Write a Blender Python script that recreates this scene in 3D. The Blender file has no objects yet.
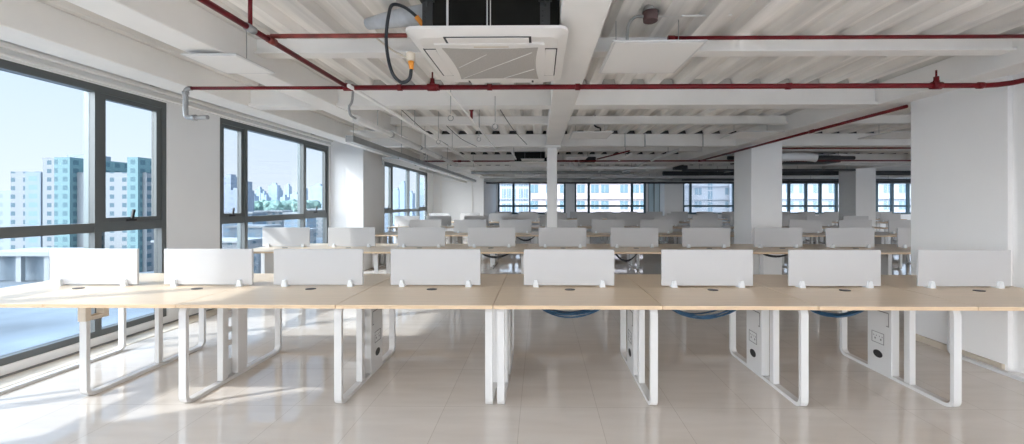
import bpy, bmesh, math, random
from mathutils import Vector
random.seed(7)
D = bpy.data
S = bpy.context.scene
COL = S.collection
PI = math.pi

# ------------------------------------------------------------------ materials
def mat(name, rgb, rough=0.5, metal=0.0, spec=0.5, noise=0.0, nscale=6.0, stretch=(1, 1, 1), bump=0.0):
    m = D.materials.new(name)
    m.use_nodes = True
    nt = m.node_tree
    b = nt.nodes['Principled BSDF']
    b.inputs['Base Color'].default_value = (*rgb, 1)
    b.inputs['Roughness'].default_value = rough
    b.inputs['Metallic'].default_value = metal
    b.inputs['Specular IOR Level'].default_value = spec
    if noise or bump:
        tc = nt.nodes.new('ShaderNodeTexCoord')
        mp = nt.nodes.new('ShaderNodeMapping')
        mp.inputs['Scale'].default_value = stretch
        nz = nt.nodes.new('ShaderNodeTexNoise')
        nz.inputs['Scale'].default_value = nscale
        nz.inputs['Detail'].default_value = 4
        nt.links.new(tc.outputs['Object'], mp.inputs['Vector'])
        nt.links.new(mp.outputs['Vector'], nz.inputs['Vector'])
        if noise:
            cr = nt.nodes.new('ShaderNodeValToRGB')
            lo = [max(0, c * (1 - noise)) for c in rgb]
            hi = [min(1, c * (1 + noise)) for c in rgb]
            cr.color_ramp.elements[0].position = 0.3
            cr.color_ramp.elements[1].position = 0.7
            cr.color_ramp.elements[0].color = (*lo, 1)
            cr.color_ramp.elements[1].color = (*hi, 1)
            nt.links.new(nz.outputs['Fac'], cr.inputs['Fac'])
            nt.links.new(cr.outputs['Color'], b.inputs['Base Color'])
        if bump:
            bp = nt.nodes.new('ShaderNodeBump')
            bp.inputs['Strength'].default_value = bump
            bp.inputs['Distance'].default_value = 0.01
            nt.links.new(nz.outputs['Fac'], bp.inputs['Height'])
            nt.links.new(bp.outputs['Normal'], b.inputs['Normal'])
    return m

M = {}
M['wall'] = mat('white_paint', (0.86, 0.855, 0.85), 0.75, noise=0.025, nscale=1.2)
M['beam'] = mat('white_beam_paint', (0.86, 0.845, 0.82), 0.6, noise=0.04, nscale=2.0)
M['deck'] = mat('painted_steel_deck', (0.80, 0.775, 0.74), 0.5, noise=0.24, nscale=2.0, stretch=(4.0, 0.3, 1))
M['slab'] = mat('grey_concrete', (0.45, 0.44, 0.42), 0.9)
M['skirt'] = mat('beige_screed', (0.60, 0.53, 0.44), 0.8, noise=0.15, nscale=5)
M['dark_frame'] = mat('dark_grey_aluminium', (0.13, 0.14, 0.14), 0.35, 0.3)
M['pale_frame'] = mat('pale_aluminium', (0.22, 0.26, 0.27), 0.35, 0.3)
M['teal_frame'] = mat('dark_teal_aluminium', (0.035, 0.075, 0.095), 0.4, 0.2)
M['wood'] = mat('pale_maple_laminate', (0.75, 0.60, 0.44), 0.33, spec=0.5, noise=0.045, nscale=5, stretch=(0.6, 9, 1))
M['edge'] = mat('maple_edge_band', (0.66, 0.49, 0.32), 0.4, noise=0.08, nscale=9, stretch=(0.6, 1, 6))
M['white_metal'] = mat('white_powder_coat', (0.64, 0.64, 0.64), 0.35)
M['screen'] = mat('white_screen_board', (0.57, 0.57, 0.58), 0.55, noise=0.012, nscale=3)
M['clamp'] = mat('pale_plastic_clamp', (0.80, 0.83, 0.86), 0.3)
M['black'] = mat('black_plastic', (0.012, 0.012, 0.014), 0.45)
M['line'] = mat('grey_gap', (0.22, 0.22, 0.22), 0.7)
M['red'] = mat('red_pipe_paint', (0.145, 0.004, 0.008), 0.45, spec=0.3, noise=0.25, nscale=7)
M['rust'] = mat('worn_red_pipe_paint', (0.19, 0.03, 0.022), 0.5, noise=0.5, nscale=9)
M['galv'] = mat('galvanised_steel', (0.36, 0.37, 0.375), 0.38, 0.6, noise=0.12, nscale=9)
M['darksteel'] = mat('dull_dark_steel', (0.045, 0.047, 0.047), 0.5, 0.4)
M['duct'] = mat('pale_grey_duct', (0.66, 0.655, 0.64), 0.5, noise=0.08, nscale=5)
M['ducthaze'] = mat('grey_duct', (0.36, 0.37, 0.37), 0.5, noise=0.2, nscale=3)
M['blackduct'] = mat('black_duct', (0.03, 0.032, 0.035), 0.6, noise=0.3, nscale=4)
M['housing'] = mat('black_foam_housing', (0.006, 0.006, 0.005), 0.35, spec=0.18, noise=0.5, nscale=5)
M['acwhite'] = mat('white_ac_plastic', (0.80, 0.77, 0.735), 0.4)
M['grille'] = mat('grey_ac_grille', (0.44, 0.415, 0.385), 0.6, noise=0.14, nscale=130)
M['insul'] = mat('grey_insulation_wrap', (0.46, 0.48, 0.50), 0.7, noise=0.15, nscale=14, bump=0.6)
M['orange'] = mat('orange_tape', (0.75, 0.28, 0.03), 0.5)
M['cream'] = mat('cream_plastic', (0.66, 0.58, 0.47), 0.5)
M['maroon'] = mat('maroon_box', (0.11, 0.065, 0.065), 0.5)
M['panel'] = mat('white_light_diffuser', (0.84, 0.83, 0.81), 0.45)
M['blue'] = mat('blue_cable', (0.008, 0.055, 0.12), 0.4)
M['cablegrey'] = mat('black_cable', (0.02, 0.024, 0.03), 0.5)
M['blind'] = mat('pale_blue_glass_film', (0.66, 0.78, 0.82), 0.4)
M['foam'] = mat('white_foam_board', (0.84, 0.85, 0.86), 0.6)

# floor: large polished tiles with thin joints
def floor_material():
    m = D.materials.new('polished_beige_tile')
    m.use_nodes = True
    nt = m.node_tree
    b = nt.nodes['Principled BSDF']
    tc = nt.nodes.new('ShaderNodeTexCoord')
    mp = nt.nodes.new('ShaderNodeMapping')
    mp.inputs['Location'].default_value = (-(0.403), -(2.736), 0)
    br = nt.nodes.new('ShaderNodeTexBrick')
    br.offset = 0.0
    br.squash = 1.0
    br.inputs['Scale'].default_value = 1.0
    br.inputs['Mortar Size'].default_value = 0.0017
    br.inputs['Mortar Smooth'].default_value = 0.0
    br.inputs['Brick Width'].default_value = 0.54
    br.inputs['Row Height'].default_value = 0.61
    br.inputs['Color1'].default_value = (0.68, 0.632, 0.585, 1)
    br.inputs['Color2'].default_value = (0.70, 0.652, 0.605, 1)
    br.inputs['Mortar'].default_value = (0.50, 0.45, 0.40, 1)
    nt.links.new(tc.outputs['Object'], mp.inputs['Vector'])
    nt.links.new(mp.outputs['Vector'], br.inputs['Vector'])
    mp2 = nt.nodes.new('ShaderNodeMapping')
    mp2.inputs['Scale'].default_value = (0.9, 5.0, 1)
    mp2.inputs['Rotation'].default_value = (0, 0, 0.35)
    nz = nt.nodes.new('ShaderNodeTexNoise')
    nz.inputs['Scale'].default_value = 2.2
    nz.inputs['Detail'].default_value = 6
    nt.links.new(tc.outputs['Object'], mp2.inputs['Vector'])
    nt.links.new(mp2.outputs['Vector'], nz.inputs['Vector'])
    cr = nt.nodes.new('ShaderNodeValToRGB')
    cr.color_ramp.elements[0].position = 0.3
    cr.color_ramp.elements[1].position = 0.7
    cr.color_ramp.elements[0].color = (0.92, 0.91, 0.90, 1)
    cr.color_ramp.elements[1].color = (1, 1, 1, 1)
    nt.links.new(nz.outputs['Fac'], cr.inputs['Fac'])
    mx = nt.nodes.new('ShaderNodeMix')
    mx.data_type = 'RGBA'
    mx.blend_type = 'MULTIPLY'
    mx.inputs['Factor'].default_value = 1
    nt.links.new(br.outputs['Color'], mx.inputs['A'])
    nt.links.new(cr.outputs['Color'], mx.inputs['B'])
    nt.links.new(mx.outputs['Result'], b.inputs['Base Color'])
    b.inputs['Roughness'].default_value = 0.055
    b.inputs['Specular IOR Level'].default_value = 0.95
    return m
M['floor'] = floor_material()

def glass_material(name, tint, fac):
    m = D.materials.new(name)
    m.use_nodes = True
    nt = m.node_tree
    nt.nodes.clear()
    out = nt.nodes.new('ShaderNodeOutputMaterial')
    tr = nt.nodes.new('ShaderNodeBsdfTransparent')
    tr.inputs['Color'].default_value = (*tint, 1)
    gl = nt.nodes.new('ShaderNodeBsdfGlossy')
    gl.inputs['Roughness'].default_value = 0.0
    gl.inputs['Color'].default_value = (0.9, 0.95, 1, 1)
    fr = nt.nodes.new('ShaderNodeFresnel')
    fr.inputs['IOR'].default_value = 1.3
    ml = nt.nodes.new('ShaderNodeMath')
    ml.operation = 'MULTIPLY'
    ml.inputs[1].default_value = fac
    mx = nt.nodes.new('ShaderNodeMixShader')
    nt.links.new(fr.outputs['Fac'], ml.inputs[0])
    nt.links.new(ml.outputs[0], mx.inputs['Fac'])
    nt.links.new(tr.outputs['BSDF'], mx.inputs[1])
    nt.links.new(gl.outputs['BSDF'], mx.inputs[2])
    nt.links.new(mx.outputs['Shader'], out.inputs['Surface'])
    return m
M['glass'] = glass_material('blue_tinted_glass', (0.74, 0.76, 0.77), 0.12)

M['clear'] = glass_material('clear_glass', (0.90, 0.92, 0.93), 0.12)

def facade_material(name, wall, win, sx, sz, wx=0.42, wz=0.5):
    """painted wall with a regular grid of window openings, in object space"""
    m = D.materials.new(name)
    m.use_nodes = True
    nt = m.node_tree
    b = nt.nodes['Principled BSDF']
    b.inputs['Roughness'].default_value = 0.8
    tc = nt.nodes.new('ShaderNodeTexCoord')
    sp = nt.nodes.new('ShaderNodeSeparateXYZ')
    nt.links.new(tc.outputs['Object'], sp.inputs[0])
    def cell(sock, size, w):
        a = nt.nodes.new('ShaderNodeMath'); a.operation = 'DIVIDE'; a.inputs[1].default_value = size
        f = nt.nodes.new('ShaderNodeMath'); f.operation = 'FRACT'
        c = nt.nodes.new('ShaderNodeMath'); c.operation = 'LESS_THAN'; c.inputs[1].default_value = w
        nt.links.new(sock, a.inputs[0]); nt.links.new(a.outputs[0], f.inputs[0]); nt.links.new(f.outputs[0], c.inputs[0])
        return c.outputs[0]
    ad = nt.nodes.new('ShaderNodeMath'); ad.operation = 'ADD'
    nt.links.new(sp.outputs['X'], ad.inputs[0]); nt.links.new(sp.outputs['Y'], ad.inputs[1])
    ml = nt.nodes.new('ShaderNodeMath'); ml.operation = 'MULTIPLY'
    nt.links.new(cell(ad.outputs[0], sx, wx), ml.inputs[0])
    nt.links.new(cell(sp.outputs['Z'], sz, wz), ml.inputs[1])
    mx = nt.nodes.new('ShaderNodeMix'); mx.data_type = 'RGBA'
    mx.inputs['A'].default_value = (*wall, 1); mx.inputs['B'].default_value = (*win, 1)
    nt.links.new(ml.outputs[0], mx.inputs['Factor'])
    nt.links.new(mx.outputs['Result'], b.inputs['Base Color'])
    return m

# ------------------------------------------------------------------ mesh helper
class MB:
    def __init__(self):
        self.v = []
        self.f = []
        self.mi = []
        self.sm = []
    def add(self, vs, fs, mi=0, smooth=False):
        o = len(self.v)
        self.v += [tuple(p) for p in vs]
        for f in fs:
            self.f.append([i + o for i in f])
            self.mi.append(mi)
            self.sm.append(smooth)
        return self
    def box(self, x0, x1, y0, y1, z0, z1, mi=0, bevel=0.0, seg=2):
        if bevel > 0:
            bm = bmesh.new()
            bmesh.ops.create_cube(bm, size=1)
            for v in bm.verts:
                v.co = Vector(((x0 + x1) / 2 + v.co.x * (x1 - x0), (y0 + y1) / 2 + v.co.y * (y1 - y0), (z0 + z1) / 2 + v.co.z * (z1 - z0)))
            bmesh.ops.bevel(bm, geom=list(bm.edges), offset=bevel, segments=seg, affect='EDGES', profile=0.5)
            bm.verts.index_update()
            self.add([v.co[:] for v in bm.verts], [[v.index for v in f.verts] for f in bm.faces], mi)
            bm.free()
            return self
        vs = [(x0, y0, z0), (x1, y0, z0), (x1, y1, z0), (x0, y1, z0), (x0, y0, z1), (x1, y0, z1), (x1, y1, z1), (x0, y1, z1)]
        fs = [(3, 2, 1, 0), (4, 5, 6, 7), (0, 1, 5, 4), (1, 2, 6, 5), (2, 3, 7, 6), (3, 0, 4, 7)]
        return self.add(vs, fs, mi)
    def prism(self, poly, axis, a0, a1, mi=0):
        """poly: 2-D outline; axis 'x': (y,z), 'y': (x,z), 'z': (x,y)"""
        n = len(poly)
        def p(q, a):
            return (a, q[0], q[1]) if axis == 'x' else (q[0], a, q[1]) if axis == 'y' else (q[0], q[1], a)
        vs = [p(q, a0) for q in poly] + [p(q, a1) for q in poly]
        fs = [list(range(n)), list(range(2 * n - 1, n - 1, -1))]
        fs += [[(i + 1) % n, i, n + i, n + (i + 1) % n] for i in range(n)]
        return self.add(vs, fs, mi)
    def tube(self, pts, r, n=10, mi=0, cap=True):
        pts = [Vector(p) for p in pts]
        rr = r if isinstance(r, (list, tuple)) else [r] * len(pts)
        rings = []
        up = None
        for i, p in enumerate(pts):
            t = (pts[min(i + 1, len(pts) - 1)] - pts[max(i - 1, 0)]).normalized()
            if up is None:
                a = Vector((0, 0, 1)) if abs(t.z) < 0.9 else Vector((0, 1, 0))
                up = (a - t * a.dot(t)).normalized()
            else:
                up = (up - t * up.dot(t)).normalized()
            s = t.cross(up)
            rings.append([p + (up * math.cos(2 * PI * k / n) + s * math.sin(2 * PI * k / n)) * rr[i] for k in range(n)])
        vs = [q for ring in rings for q in ring]
        fs = []
        for i in range(len(pts) - 1):
            for k in range(n):
                k2 = (k + 1) % n
                fs.append([i * n + k, i * n + k2, (i + 1) * n + k2, (i + 1) * n + k])
        self.add(vs, fs, mi, True)
        if cap:
            o = len(self.v) - len(vs)
            self.f.append([o + k for k in range(n - 1, -1, -1)]); self.mi.append(mi); self.sm.append(False)
            self.f.append([o + (len(pts) - 1) * n + k for k in range(n)]); self.mi.append(mi); self.sm.append(False)
        return self
    def build(self, name, mats, parent=None, loc=None):
        me = D.meshes.new(name)
        me.from_pydata(self.v, [], self.f)
        if not isinstance(mats, (list, tuple)):
            mats = [mats]
        for m in mats:
            me.materials.append(m)
        me.polygons.foreach_set('material_index', self.mi)
        me.polygons.foreach_set('use_smooth', self.sm)
        bm = bmesh.new()
        bm.from_mesh(me)
        bmesh.ops.recalc_face_normals(bm, faces=bm.faces)
        bm.to_mesh(me)
        bm.free()
        me.update()
        o = D.objects.new(name, me)
        COL.objects.link(o)
        if parent:
            o.parent = parent
        if loc:
            o.location = loc
        return o

def rrect(x0, x1, y0, y1, r, n=5):
    out = []
    for cx, cy, a in ((x1 - r, y0 + r, -PI / 2), (x1 - r, y1 - r, 0), (x0 + r, y1 - r, PI / 2), (x0 + r, y0 + r, PI)):
        for k in range(n + 1):
            t = a + PI / 2 * k / n
            out.append((cx + r * math.cos(t), cy + r * math.sin(t)))
    return out

def curve_pts(ctrl, n=8):
    P = [Vector(c) for c in ctrl]
    P = [2 * P[0] - P[1]] + P + [2 * P[-1] - P[-2]]
    out = []
    for i in range(1, len(P) - 2):
        for k in range(n):
            t = k / n
            a, b, c, d = P[i - 1], P[i], P[i + 1], P[i + 2]
            out.append(0.5 * ((2 * b) + (c - a) * t + (2 * a - 5 * b + 4 * c - d) * t * t + (3 * b - a - 3 * c + d) * t ** 3))
    out.append(P[-2])
    return out

def tag(o, label=None, cat=None, group=None, kind=None):
    if label: o['label'] = label
    if cat: o['category'] = cat
    if group: o['group'] = group
    if kind: o['kind'] = kind
    return o

def thing(name, label, cat, loc=(0, 0, 0), group=None):
    o = D.objects.new(name, None)
    COL.objects.link(o)
    o.location = loc
    o.empty_display_size = 0.1
    return tag(o, label, cat, group)

def struct(mb, name, mats, parent=None):
    o = mb.build(name, mats, parent)
    if not parent:
        o['kind'] = 'structure'
    return o

def dup(root, loc, label, group=None):
    r = root.copy(); COL.objects.link(r)
    r.location = loc
    r['label'] = label
    if group: r['group'] = group
    for ch in list(root.children):
        c = ch.copy(); COL.objects.link(c); c.parent = r
        for g in list(ch.children):
            d = g.copy(); COL.objects.link(d); d.parent = c
    return r

ORD = ['first', 'second', 'third', 'fourth', 'fifth', 'sixth', 'seventh', 'eighth', 'ninth', 'tenth', 'eleventh',
       'twelfth', 'thirteenth', 'fourteenth', 'fifteenth', 'sixteenth', 'seventeenth', 'eighteenth']

# ------------------------------------------------------------------ room shell
XL, XR, YB, YF = -4.45, 21.0, -3.6, 20.5
ZD = 2.78                                        # underside of the deck

struct(MB().box(XL - 0.2, XR + 0.2, YB - 0.2, YF + 0.2, -0.2, 0.0), 'floor', M['floor'])

# corrugated deck, ribs run into the depth of the room
def deck():
    mb = MB()
    pitch, x = 0.325, XL - 0.2
    prof = []
    while x < XR + 0.2:
        prof += [(x, ZD), (x + 0.13, ZD), (x + 0.165, ZD + 0.065), (x + 0.29, ZD + 0.065)]
        x += pitch
    n = len(prof)
    for y0, y1 in ((YB, 4.4), (4.4, 10.6), (10.6, YF + 0.2)):
        vs = [(p[0], y0, p[1]) for p in prof] + [(p[0], y1, p[1]) for p in prof]
        mb.add(vs, [[i, i + 1, n + i + 1, n + i] for i in range(n - 1)])
    mb.box(XL - 0.3, XR + 0.4, YB - 0.2, YF + 0.3, ZD + 0.075, ZD + 0.2, 1)
    return mb
struct(deck(), 'ceiling', [M['deck'], M['slab']])

# beams (steel, boxed, with a lower flange)
def beam_x(name, y0, zb, zt=ZD, w=0.16, x0=-3.45, x1=XR, fl=0.028):
    mb = MB()
    mb.box(x0, x1, y0 + 0.03, y0 + w - 0.03, zb + fl, zt)
    mb.box(x0, x1, y0, y0 + w, zb, zb + fl)
    return struct(mb, name, M['beam'])
def beam_y(name, x0, x1, zb, y0=YB, y1=YF, zt=ZD):
    return struct(MB().box(x0, x1, y0, y1, zb, zt, 0, 0.006, 1), name, M['beam'])
for y in (-2.0, 1.15, 4.32, 7.40, 10.5, 13.6, 16.7):
    beam_x('ceiling_beam', y, 2.548, w=0.2)
for y in (-0.4, 3.07, 5.87, 8.95, 12.05, 15.15, 18.3):
    beam_x('ceiling_joist', y, 2.655, w=0.12, fl=0.02, x0=-2.4)
beam_y('ceiling_girder', 0.12, 0.39, 2.54)
beam_y('ceiling_girder', -2.56, -2.30, 2.54)
beam_y('ceiling_girder', -3.60, -3.30, 2.54)
beam_y('ceiling_girder', 3.75, 4.06, 2.542)
beam_y('ceiling_girder', 9.9, 10.2, 2.54)
beam_y('ceiling_girder', 15.2, 15.5, 2.54)

# left wall: low apron, piers, head; windows between
WZ0, WZ1, TRZ = 0.10, 2.645, 1.20
wl_windows = [(-2.6, 0.9), (1.70, 4.55), (5.30, 8.08), (10.95, 15.2)]
def wall_left():
    mb = MB()
    mb.box(XL - 0.14, XL, YB, 16.0, 0, WZ0)
    mb.box(XL - 0.14, XL, YB, 16.0, WZ1, 2.86)
    ys = YB
    for a, b in wl_windows:
        mb.box(XL - 0.14, XL, ys, a, WZ0, WZ1)
        ys = b
    mb.box(XL - 0.14, XL, ys, 16.0, WZ0, WZ1)
    return mb
struct(wall_left(), 'wall_left', M['wall'])
# screed strip and ledge at its foot
struct(MB().box(XL, -4.20, 1.2, 8.15, 0.0, 0.006), 'trim_1', M['skirt'])
struct(MB().box(XL + 0.0, XL + 0.012, 1.2, 8.15, 0.006, 0.022), 'baseboard_left', M['line'])
# casing strip above the windows
tr = MB()
tr.box(XL, XL + 0.035, YB, 8.15, 2.665, 2.69, 0, 0.004, 1)
tr.box(XL, XL + 0.05, YB, 8.15, 2.735, 2.775, 0, 0.006, 1)
struct(tr, 'trim_2', M['beam'])

def side_window(name, y0, y1, mull, casements):
    root = D.objects.new(name, None)
    COL.objects.link(root)
    root.location = (XL - 0.06, 0, 0)
    root['kind'] = 'structure'
    fw = 0.055
    fr = MB()
    xa, xb = -0.05, 0.045
    fr.box(xa, xb, y0, y1, WZ0, WZ0 + 0.06)
    fr.box(xa, xb, y0, y1, WZ1 - 0.075, WZ1)
    fr.box(xa, xb, y0, y0 + fw, WZ0 + 0.06, WZ1 - 0.075)
    fr.box(xa, xb, y1 - fw, y1, WZ0 + 0.06, WZ1 - 0.075)
    fr.build('frame', M['dark_frame'], root)
    inner = [y0 + fw] + list(mull) + [y1 - fw]
    for m_ in mull:
        mm = MB()
        mm.box(-0.02, xb, m_ - 0.03, m_ + 0.03, WZ0 + 0.06, WZ1 - 0.075, 0)
        mm.box(-0.075, -0.02, m_ - 0.026, m_ + 0.026, WZ0 + 0.06, WZ1 - 0.075, 1)
        mm.build('mullion', [M['dark_frame'], M['pale_frame']], root)
    tm = MB()
    for i in range(len(inner) - 1):
        a = inner[i] + (0.03 if i else 0)
        b = inner[i + 1] - (0.03 if i < len(inner) - 2 else 0)
        tm.box(-0.04, xb - 0.004, a, b, TRZ - 0.047, TRZ + 0.047)
    tm.build('transom', M['dark_frame'], root)
    for i in range(len(inner) - 1):
        a = inner[i] + (0.03 if i else 0)
        b = inner[i + 1] - (0.03 if i < len(inner) - 2 else 0)
        lo = MB().box(-0.012, -0.004, a, b, WZ0 + 0.06, TRZ - 0.047)
        lo.build('pane', M['glass'], root)
        if i in casements:
            s = MB()
            sw = 0.05
            z0, z1 = TRZ + 0.047, WZ1 - 0.075
            s.box(-0.03, 0.03, a, b, z0, z0 + sw)
            s.box(-0.03, 0.03, a, b, z1 - sw, z1)
            s.box(-0.03, 0.03, a, a + sw, z0 + sw, z1 - sw)
            s.box(-0.03, 0.03, b - sw, b, z0 + sw, z1 - sw)
            so = s.build('sash', M['dark_frame'], root)
            MB().box(-0.012, -0.004, a + sw, b - sw, z0 + sw, z1 - sw).build('pane', M['glass'], so)
            h = MB()
            yc = (a + b) / 2 - 0.02
            h.box(0.03, 0.05, yc - 0.05, yc + 0.05, z0 + 0.008, z0 + 0.03, 0, 0.004, 1)
            h.prism([(yc - 0.012, z0 + 0.03), (yc + 0.012, z0 + 0.03), (yc + 0.03, z0 + 0.13), (yc + 0.008, z0 + 0.135)], 'x', 0.038, 0.054)
            h.build('handle', M['black'], so)
        else:
            MB().box(-0.012, -0.004, a, b, TRZ + 0.047, WZ1 - 0.075).build('pane', M['glass'], root)
    return root
side_window('window_1', *wl_windows[0], (-2.0, 0.3), ())
side_window('window_2', *wl_windows[1], (2.40, 3.84), (0, 2))
side_window('window_3', *wl_windows[2], (5.80, 7.25), (0, 2))
side_window('window_4', *wl_windows[3], (11.6, 13.1, 14.2), (0, 3))

# column that stands proud of the left wall between the windows
struct(MB().box(XL, -3.75, 8.13, 9.2, 0, ZD, 0, 0.008, 1), 'column', M['wall'])
# back left block with its return
bl = MB()
bl.box(XL - 0.14, -2.35, 16.0, 16.15, 0, 2.86)
bl.box(-2.5, -2.35, 16.15, YF, 0, 2.86)
struct(bl, 'wall_inner', M['wall'])
jb = MB()
jb.box(-4.15, -4.10, 15.97, 16.0, 0, 2.32)
jb.box(-2.85, -2.80, 15.97, 16.0, 0, 2.32)
jb.box(-4.15, -2.80, 15.97, 16.0, 2.32, 2.37)
struct(jb, 'trim_3', M['beam'])

# right wall, close to the camera
wr = MB()
wr.box(4.0, 4.5, 3.34, 4.2, 0, ZD)
wr.box(4.03, 4.5, YB, 3.28, 0, ZD)
wr.box(4.045, 4.5, 3.28, 3.34, 0, ZD)
struct(wr, 'wall_right', M['wall'])
bb = MB()
bb.box(3.93, 4.03, 0.5, 3.28, 0.0, 0.03, 0)
bb.box(3.97, 4.0, 3.36, 4.2, 0.0, 0.06, 1)
bb.box(3.985, 4.03, 2.28, 2.34, 0.03, 2.4, 0)
struct(bb, 'baseboard_right', [M['wall'], M['skirt']])

# dark foam closures in the deck ribs over three of the beams
def closures(y):
    mb = MB()
    x = XL - 0.2
    while x < 12:
        mb.prism([(x + 0.15, ZD + 0.002), (x + 0.30, ZD + 0.002), (x + 0.285, ZD + 0.062), (x + 0.17, ZD + 0.062)], 'y', y + 0.02, y + 0.1)
        x += 0.325
    return mb
for i, y in enumerate((4.32, 7.40, 10.5, 13.6)):
    struct(closures(y), 'trim_%d' % (i + 4), M['slab'] if i == 0 else M['blackduct'])

# free columns and the slender post
struct(MB().box(3.98, 4.56, 7.3, 7.95, 0, ZD, 0, 0.008, 1), 'column', M['wall'])
struct(MB().box(9.95, 10.58, 12.25, 12.95, 0, ZD, 0, 0.008, 1), 'column', M['wall'])
struct(MB().box(5.80, 6.62, 18.0, 18.7, 0, ZD, 0, 0.008, 1), 'column', M['wall'])
pp = MB()
pp.box(0.135, 0.325, 7.3, 7.49, 0, 2.50, 0, 0.01, 2)
pp.box(0.10, 0.40, 7.26, 7.53, 2.50, 2.54)
pp.box(0.09, 0.37, 7.25, 7.54, 0, 0.012)
struct(pp, 'column', M['wall'])

# far wall with its row of windows
FZ0, FZ1, FTR = 0.86, 2.58, 1.29
far_windows = [(-2.25, 1.36, (-1.42,)), (1.85, 5.62, (2.6, 4.9)), (7.58, 11.4, (8.0, 10.28)), (12.6, 20.6, (13.2, 14.1, 14.85, 15.7, 16.6, 17.8, 18.62, 19.45))]
fwm = MB()
fwm.box(-2.5, XR + 0.2, YF, YF + 0.2, 0, FZ0)
fwm.box(-2.5, XR + 0.2, YF, YF + 0.2, FZ1, 2.86)
xs = -2.5
for a, b, _ in far_windows:
    if a > 7 and a < 8:
        fwm.box(xs, 5.75, YF, YF + 0.2, FZ0, FZ1)
        fwm.box(6.75, a, YF, YF + 0.2, FZ0, FZ1)
    else:
        fwm.box(xs, a, YF, YF + 0.2, FZ0, FZ1)
    xs = b
fwm.box(xs, XR + 0.2, YF, YF + 0.2, FZ0, FZ1)
struct(fwm, 'wall_back', M['wall'])

def far_window(name, x0, x1, mull, ztr=FTR):
    root = D.objects.new(name, None)
    COL.objects.link(root)
    root.location = (0, YF + 0.1, 0)
    root['kind'] = 'structure'
    fw = 0.09
    f = MB()
    f.box(x0, x1, -0.06, 0.05, FZ0, FZ0 + fw); f.box(x0, x1, -0.06, 0.05, FZ1 - fw, FZ1)
    f.box(x0, x0 + fw, -0.06, 0.05, FZ0 + fw, FZ1 - fw); f.box(x1 - fw, x1, -0.06, 0.05, FZ0 + fw, FZ1 - fw)
    f.build('frame', M['teal_frame'], root)
    inner = [x0 + fw] + list(mull) + [x1 - fw]
    for m_ in mull:
        MB().box(m_ - 0.06, m_ + 0.06, -0.06, 0.05, FZ0 + fw, FZ1 - fw).build('mullion', M['teal_frame'], root)
    for i in range(len(inner) - 1):
        a = inner[i] + (0.06 if i else 0)
        b = inner[i + 1] - (0.06 if i < len(inner) - 2 else 0)
        MB().box(a, b, -0.05, 0.04, ztr - 0.05, ztr + 0.05).build('transom', M['teal_frame'], root)
        MB().box(a, b, -0.004, 0.004, FZ0 + fw, ztr - 0.05).build('pane', M['clear'], root)
        MB().box(a, b, -0.004, 0.004, ztr + 0.05, FZ1 - fw).build('pane', M['clear'], root)
for i, (a, b, m_) in enumerate(far_windows):
    far_window('window_%d' % (i + 5), a, b, m_)
# narrow frosted glazing between the second and third far windows
r = D.objects.new('window_9', None); COL.objects.link(r); r['kind'] = 'structure'; r.location = (0, YF + 0.1, 0)
f = MB()
for x in (5.75, 6.05, 6.36, 6.71):
    f.box(x, x + 0.04, -0.06, 0.05, FZ0, FZ1)
f.build('frame', M['pale_frame'], r)
for a, b in ((5.79, 6.05), (6.09, 6.36), (6.40, 6.71)):
    MB().box(a, b, -0.004, 0.004, FZ0, FZ1).build('pane', M['blind'], r)

# right side of the hall, out of view: unglazed bays; rear side open above a parapet, both opened up for fill light
wx = MB()
wx.box(XR, XR + 0.2, YB, YF, 0, 0.5)
for y in (YB, 0.5, 5.0, 9.5, 14.0, 18.5):
    wx.box(XR, XR + 0.2, y, y + 0.5, 0.5, 2.86)
wx.box(XR, XR + 0.2, YB, YF, 2.6, 2.86)
struct(wx, 'wall_far_right', M['wall'])
wb = MB()
wb.box(XL, XR, YB, YB + 0.15, 0, 0.15)
for x in (XL, -0.3, 4.0, 9.8, 15.2, XR - 0.4):
    wb.box(x, x + 0.4, YB, YB + 0.4, 0.15, ZD)
struct(wb, 'wall_rear', M['wall'])

# ------------------------------------------------------------------ desks
DZ = 0.75
TT = 0.025
def leg_loop(yf, yr):
    """closed flat-bar loop seen along X, width 0.052"""
    mb = MB()
    t, r = 0.026, 0.065
    out = rrect(yf, yr, 0.0, DZ - TT, r, 6)
    inn = rrect(yf + t, yr - t, t, DZ - TT - t, r - t, 6)
    n = len(out)
    w = 0.026
    vs = [(-w, *p) for p in out] + [(-w, *p) for p in inn] + [(w, *p) for p in out] + [(w, *p) for p in inn]
    fs = []
    for i in range(n):
        j = (i + 1) % n
        fs.append([i, j, n + j, n + i])
        fs.append([2 * n + j, 2 * n + i, 3 * n + i, 3 * n + j])
        fs.append([j, i, 2 * n + i, 2 * n + j])
        fs.append([n + i, n + j, 3 * n + j, 3 * n + i])
    mb.add(vs, fs)
    return mb

MESH = {}
def cached(key, fn, name, mats, parent, loc):
    if key in MESH:
        o = D.objects.new(name, MESH[key])
        COL.objects.link(o)
        o.parent = parent
        o.location = loc
        return o
    o = fn().build(name, mats, parent, loc)
    MESH[key] = o.data
    return o

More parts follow.
